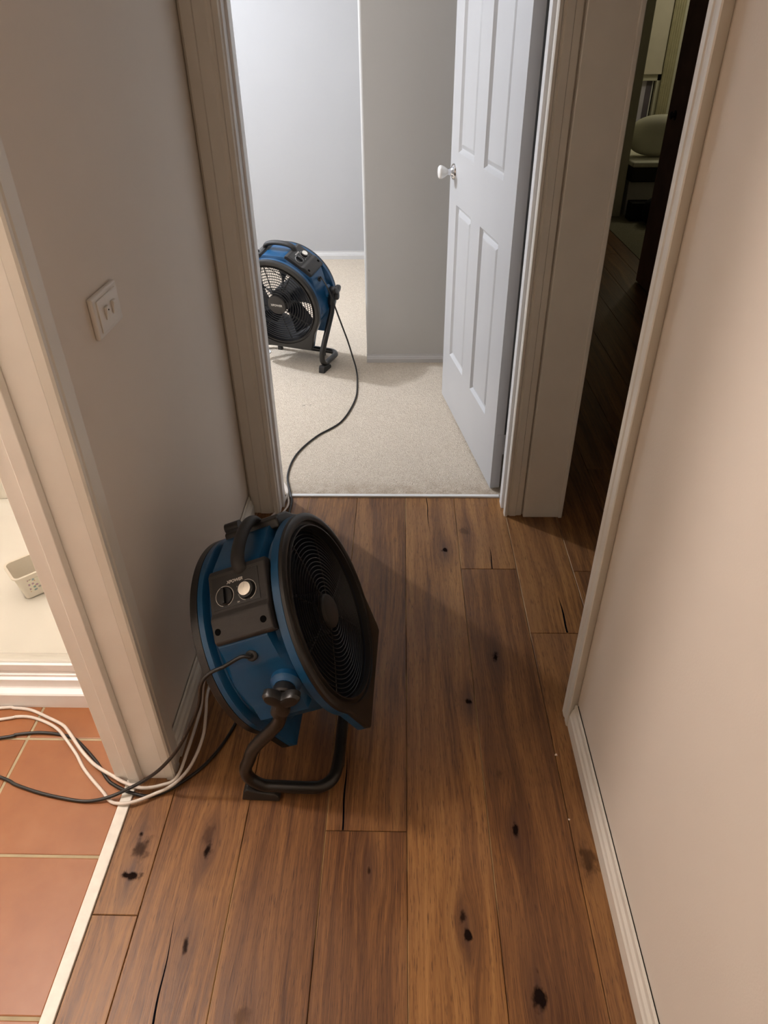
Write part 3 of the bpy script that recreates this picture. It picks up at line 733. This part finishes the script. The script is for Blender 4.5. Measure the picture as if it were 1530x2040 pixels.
    for n_ in (-0.042, 0.062):
        bm = bmesh.new(); ctr = pol(n_, 43.5, .2442); nrm = (pol(n_, 43.5, .26) - ctr).normalized(); q = nrm.to_track_quat('Z', 'Y').to_matrix().to_4x4()
        add_lathe(bm, [(0.0070, -0.004), (0.0070, 0.0003), (0.0, 0.0004)], Matrix.Translation(ctr) @ q, 20)
        obj('screw_recess', bm, M_void, box, smooth=True)
    # handle
    bm = bmesh.new()
    hp = [pol(0.022, d, r) for d, r in ((70.5, .236), (71.2, .246), (73.2, .255), (77, .2595), (83, .2605), (90, .2605), (97, .2605), (103, .2595), (106.8, .255), (108.8, .246), (109.5, .236))]
    add_tube(bm, catmull(hp, 5), 0.0150, 16, flat=0.72, ref=T0.to_3x3() @ Vector((1, 0, 0)))
    obj('carry_handle', bm, M_rubber, root, smooth=True)
    # cord gland
    bm = bmesh.new(); gl = pol(0.005, 28, .2255); gd = (pol(0.006, 29, .30) - gl).normalized()
    add_lathe(bm, [(0.0125, -0.004), (0.0125, 0.001), (0.010, 0.0035), (0.0055, 0.004), (0.0055, 0.008), (0.0, 0.008)], Matrix.Translation(gl) @ gd.to_track_quat('Z', 'Y').to_matrix().to_4x4(), 20)
    obj('cord_gland', bm, M_black, root, smooth=True)
    # pivots, stand
    for sg in (1, -1):
        pc = P(0.044, 0, 0.026); y0 = -sg * 0.212
        MP = Matrix.Translation((pc.x, y0, pc.z)) @ Matrix.Rotation(sg * PI / 2, 4, 'X')
        bm = bmesh.new(); add_lathe(bm, [(0.032, -0.015), (0.032, 0.006), (0.026, 0.010), (0.022, 0.016), (0.0, 0.016)], MP, 32)
        obj('pivot_boss', bm, M_blue, root, smooth=True)
        bm = bmesh.new(); lob = []
        for k in range(48):
            a = 2 * PI * k / 48; lob.append((0.0285 + 0.0130 * math.cos(3 * a - PI / 2)) )
        rings = []
        for z_, sc_ in ((0.038, .80), (0.042, 1.0), (0.055, 1.0), (0.0605, .88), (0.0625, .5)):
            rings.append([bm.verts.new(MP @ Vector((lob[k] * sc_ * math.cos(2 * PI * k / 48), lob[k] * sc_ * math.sin(2 * PI * k / 48), z_))) for k in range(48)])
        for A, Bq in zip(rings, rings[1:]):
            for k in range(48): bm.faces.new((A[k], A[(k + 1) % 48], Bq[(k + 1) % 48], Bq[k]))
        bm.faces.new(rings[0][::-1]); bm.faces.new(rings[-1]); add_lathe(bm, [(0.010, 0.01), (0.010, 0.042)], MP, 16)
        obj('tilt_knob', bm, M_black, root, smooth=True)
        bm = bmesh.new(); add_lathe(bm, [(0.021, 0.017), (0.023, 0.020), (0.023, 0.036), (0.020, 0.040), (0.0, 0.040)], MP, 28)
        ay = -sg * 0.240
        add_tube(bm, [(pc.x, ay, pc.z), (pc.x - 0.008, ay, pc.z - 0.035), (pc.x - 0.016, ay, pc.z - 0.062)], lambda u: 0.0185, 16)
        obj('stand_clamp', bm, M_black, root, smooth=True)
    pc = P(0.044, 0, 0.026); px = pc.x
    zr = 0.036
    half = [(px - 0.008, -0.240, pc.z - 0.04), (px - 0.020, -0.240, 0.290), (px - 0.042, -0.239, 0.255), (px - 0.083, -0.236, 0.195), (-0.072, -0.230, 0.142), (-0.086, -0.225, 0.102), (-0.082, -0.222, 0.064), (-0.054, -0.222, zr + 0.002), (-0.012, -0.222, zr),
            (0.050, -0.222, zr), (0.080, -0.218, zr), (0.104, -0.196, zr), (0.112, -0.155, zr), (0.112, -0.06, zr), (0.112, 0.0, zr)]
    pth = half + [(x_, -y_, z_) for x_, y_, z_ in half[::-1][1:]]
    bm = bmesh.new(); add_tube(bm, catmull(pth, 7), 0.0142, 16)
    obj('tube_stand', bm, M_tube, root, smooth=True)
    for sg in (1, -1):
        bm = bmesh.new(); y_ = -sg * 0.222
        add_prism(bm, [(-0.104, 0.0), (-0.016, 0.0), (-0.016, 0.016), (-0.026, 0.026), (-0.060, 0.030), (-0.090, 0.040), (-0.098, 0.030)], 'y', y_ - 0.016, y_ + 0.016)
        obj('rubber_foot', bm, M_rubber, root, bevel=0.003, segs=2)
        bm = bmesh.new(); add_prism(bm, [(0.100, 0.0), (0.124, 0.0), (0.122, 0.024), (0.102, 0.024)], 'y', -sg * 0.13 - 0.012, -sg * 0.13 + 0.012)
        obj('rubber_foot', bm, M_rubber, root, bevel=0.003)
    def gland(): return Matrix.LocRotScale(Vector(loc), Matrix.Rotation(az, 3, 'Z').to_quaternion(), Vector((1, 1, 1))) @ (gl + gd * 0.006), (Matrix.Rotation(az, 3, 'Z') @ gd)
    return root, gland()

F1LOC = (-0.270, 1.165, 0)
fan1, (g1, gd1) = air_mover('air_mover', 'blue and black air mover fan on the timber floor against the left hallway wall', F1LOC, -0.0314, 0.3997, 0.341, 10)
F2LOC = (-0.600, 3.495, 0)
fan2, (g2, gd2) = air_mover('air_mover', 'blue and black air mover fan on the bedroom carpet partly behind the door frame', F2LOC, 1.218, 0.187, 0.350, 20)

def cord(name, pts, rad, m, root=None, loc=None, az=0, k=8):
    bm = bmesh.new()
    if root:
        inv = (Matrix.Translation(loc) @ Matrix.Rotation(az, 4, 'Z')).inverted(); pts = [inv @ Vector(p) for p in pts]
    add_tube(bm, catmull(pts, k), rad, 8); return obj(name, bm, m, root, smooth=True, split=80)
G = 0.0045
# fan 1 cord: gland, over the rear rim, down to the floor, round the door frame and out over the tiles
cord('power_cord', [g1, g1 + gd1 * 0.006, (-0.332, 0.956, 0.447), (-0.365, 0.950, 0.427), (-0.396, 0.946, 0.411), (-0.416, 0.940, 0.385), (-0.433, 0.940, 0.318), (-0.465, 0.940, 0.246), (-0.502, 0.940, 0.175), (-0.549, 0.940, 0.109), (-0.598, 0.948, 0.052),
    (-0.645, 0.938, 0.026), (-0.690, 0.925, 0.012), (-0.741, 0.919, G), (-0.798, 0.926, G), (-0.859, 0.939, G), (-0.924, 0.959, G), (-0.972, 0.979, G), (-1.2, 1.05, G), (-1.5, 1.06, G)], 0.0040, M_cord, fan1, F1LOC, -0.0314)
# fan 2 cord: down to the carpet, through the doorway, behind fan 1 and out over the tiles
cord('power_cord', [g2, g2 + gd2 * 0.008, (-0.376, 3.36, 0.43), (-0.349, 3.36, 0.35), (-0.318, 3.37, 0.246), (-0.290, 3.38, 0.151), (-0.267, 3.37, 0.069), (-0.249, 3.33, 0.022), (-0.238, 3.22, 0.0085), (-0.236, 3.01, 0.0085), (-0.286, 2.785, 0.0085), (-0.384, 2.646, 0.0085),
    (-0.450, 2.496, 0.0085), (-0.466, 2.339, 0.0085), (-0.438, 2.20, 0.0125), (-0.425, 2.13, G), (-0.44, 1.95, G), (-0.50, 1.65, G), (-0.47, 1.40, G), (-0.430, 1.20, G), (-0.438, 1.142, G), (-0.461, 1.070, G), (-0.494, 1.012, G), (-0.533, 0.971, G), (-0.568, 0.945, G), (-0.601, 0.934, G),
    (-0.645, 0.940, 0.0105), (-0.690, 0.962, G), (-0.713, 0.978, G), (-0.750, 1.019, G), (-0.797, 1.061, G), (-0.836, 1.090, G), (-0.877, 1.102, G), (-0.932, 1.107, G), (-0.989, 1.100, G), (-1.03, 1.088, G), (-1.4, 1.02, G)], 0.0040, M_cord, fan2, F2LOC, 1.218)
# the two white cords
T = 0.0125
wc = cord('extension_cord', [(-1.35, 1.14, G), (-1.073, 1.182, G), (-1.03, 1.183, G), (-0.984, 1.177, G), (-0.932, 1.155, G), (-0.879, 1.126, T), (-0.847, 1.097, 0.020), (-0.800, 1.050, T), (-0.752, 1.010, T), (-0.699, 0.981, T), (-0.662, 0.960, 0.018), (-0.620, 0.950, T),
    (-0.575, 0.958, T), (-0.541, 0.975, 0.020), (-0.529, 1.040, 0.036), (-0.529, 1.12, 0.030), (-0.531, 1.18, 0.030), (-0.533, 1.25, 0.06), (-0.532, 1.40, 0.03), (-0.53, 1.7, G), (-0.52, 1.95, G), (-0.475, 2.09, G), (-0.447, 2.20, 0.013), (-0.50, 2.33, 0.009), (-0.62, 2.6, 0.009), (-0.80, 3.2, 0.009), (-1.0, 3.4, 0.009)], 0.0042, M_wcord)
tag(wc, 'white extension cord, the one lying closer to the shower rail', 'cord')
wc = cord('extension_cord', [(-1.35, 1.09, G), (-1.052, 1.146, G), (-1.014, 1.155, G), (-0.973, 1.154, G), (-0.924, 1.137, G), (-0.882, 1.110, T), (-0.849, 1.080, T), (-0.811, 1.043, G), (-0.781, 1.007, G), (-0.747, 0.975, G), (-0.712, 0.945, G), (-0.683, 0.919, G), (-0.650, 0.910, T),
    (-0.620, 0.917, T), (-0.585, 0.935, T), (-0.545, 0.955, 0.020), (-0.515, 1.000, 0.026), (-0.500, 1.070, 0.040), (-0.503, 1.130, 0.058), (-0.515, 1.20, 0.055), (-0.52, 1.32, 0.03), (-0.515, 1.7, G), (-0.50, 1.9, G), (-0.455, 2.06, G), (-0.437, 2.15, 0.008), (-0.49, 2.30, 0.009), (-0.60, 2.5, 0.009), (-0.76, 3.1, 0.009), (-0.9, 3.3, 0.009)], 0.0040, M_wcord)
tag(wc, 'white extension cord dipping nearest the camera over the white strip', 'cord')
# scrap under the far fan
bm = bmesh.new(); add_prism(bm, [(-0.80, 3.545), (-0.745, 3.535), (-0.728, 3.60), (-0.742, 3.63), (-0.79, 3.625)], 'z', 0.0045, 0.0075)
tag(obj('paper_scrap', bm, M_ceramic), 'small white scrap lying on the carpet below the far fan', 'paper')

# small paint flecks on the boards
for (x_, y_, r_f, lb) in ((0.365, 1.063, 0.0045, 'tiny pale paint fleck on the planks, the farther of two by the right baseboard'), (0.363, 0.894, 0.0032, 'tiny pale paint fleck on the planks, the nearer of two by the right baseboard')):
    bm = bmesh.new(); pts = [(x_ + r_f * random.uniform(.5, 1.1) * math.cos(a), y_ + r_f * random.uniform(.4, .9) * math.sin(a)) for a in [k * PI / 4 for k in range(8)]]
    add_prism(bm, pts, 'z', 0.0, 0.0012); tag(obj('paint_fleck', bm, M_fleck), lb, 'debris')

# ================================================================ FAR ROOM THINGS
bd = thing('bed', 'low bed with white top seen through the right opening', 'bed', (2.45, 7.3, 0))
obj('bed_base', B(((-0.46, -0.56, 0.29), (0.6, 0.9, 0.41))), M_valance, bd, bevel=0.01)
obj('mattress_cover', B(((-0.465, -0.57, 0.41), (0.61, 0.9, 0.45))), M_linen, bd, bevel=0.012, segs=3)
obj('bed_drawer', B(((-0.455, -0.50, 0.004), (0.6, 0.9, 0.29))), paint('grey_bed_side', (0.60, 0.58, 0.56), 0.8, 0.05, 10, 0), bd, bevel=0.005)
def pillow(cx, cy, cz, a, b, c_, rot):
    bm = bmesh.new(); bmesh.ops.create_uvsphere(bm, u_segments=32, v_segments=20, radius=1)
    for v in bm.verts:
        x, y, z = v.co; s_ = lambda q, e: math.copysign(abs(q) ** e, q)
        v.co = Vector((a * s_(x, .85), b * s_(y, .85), c_ * s_(z, .95)))
        v.co = Matrix.Rotation(rot, 3, 'X') @ v.co + Vector((cx, cy, cz))
    return bm
tag(obj('pillow', pillow(2.265, 7.05, 0.618, 0.285, 0.12, 0.165, 0.15), M_linen, smooth=True, split=180), 'plump white pillow on the low bed', 'pillow')
tag(obj('storage_box', B(((1.985, 6.56, 0.004), (2.16, 6.72, 0.155))), M_blackcloth, bevel=0.008), 'black low box on the floor in front of the bed', 'box')
bm = pillow(2.135, 6.44, 0.112, 0.082, 0.11, 0.108, 0)
tag(obj('cloth_bundle', bm, M_blackcloth, smooth=True, split=180), 'black cloth bundle on the floor beside the black box', 'cloth')
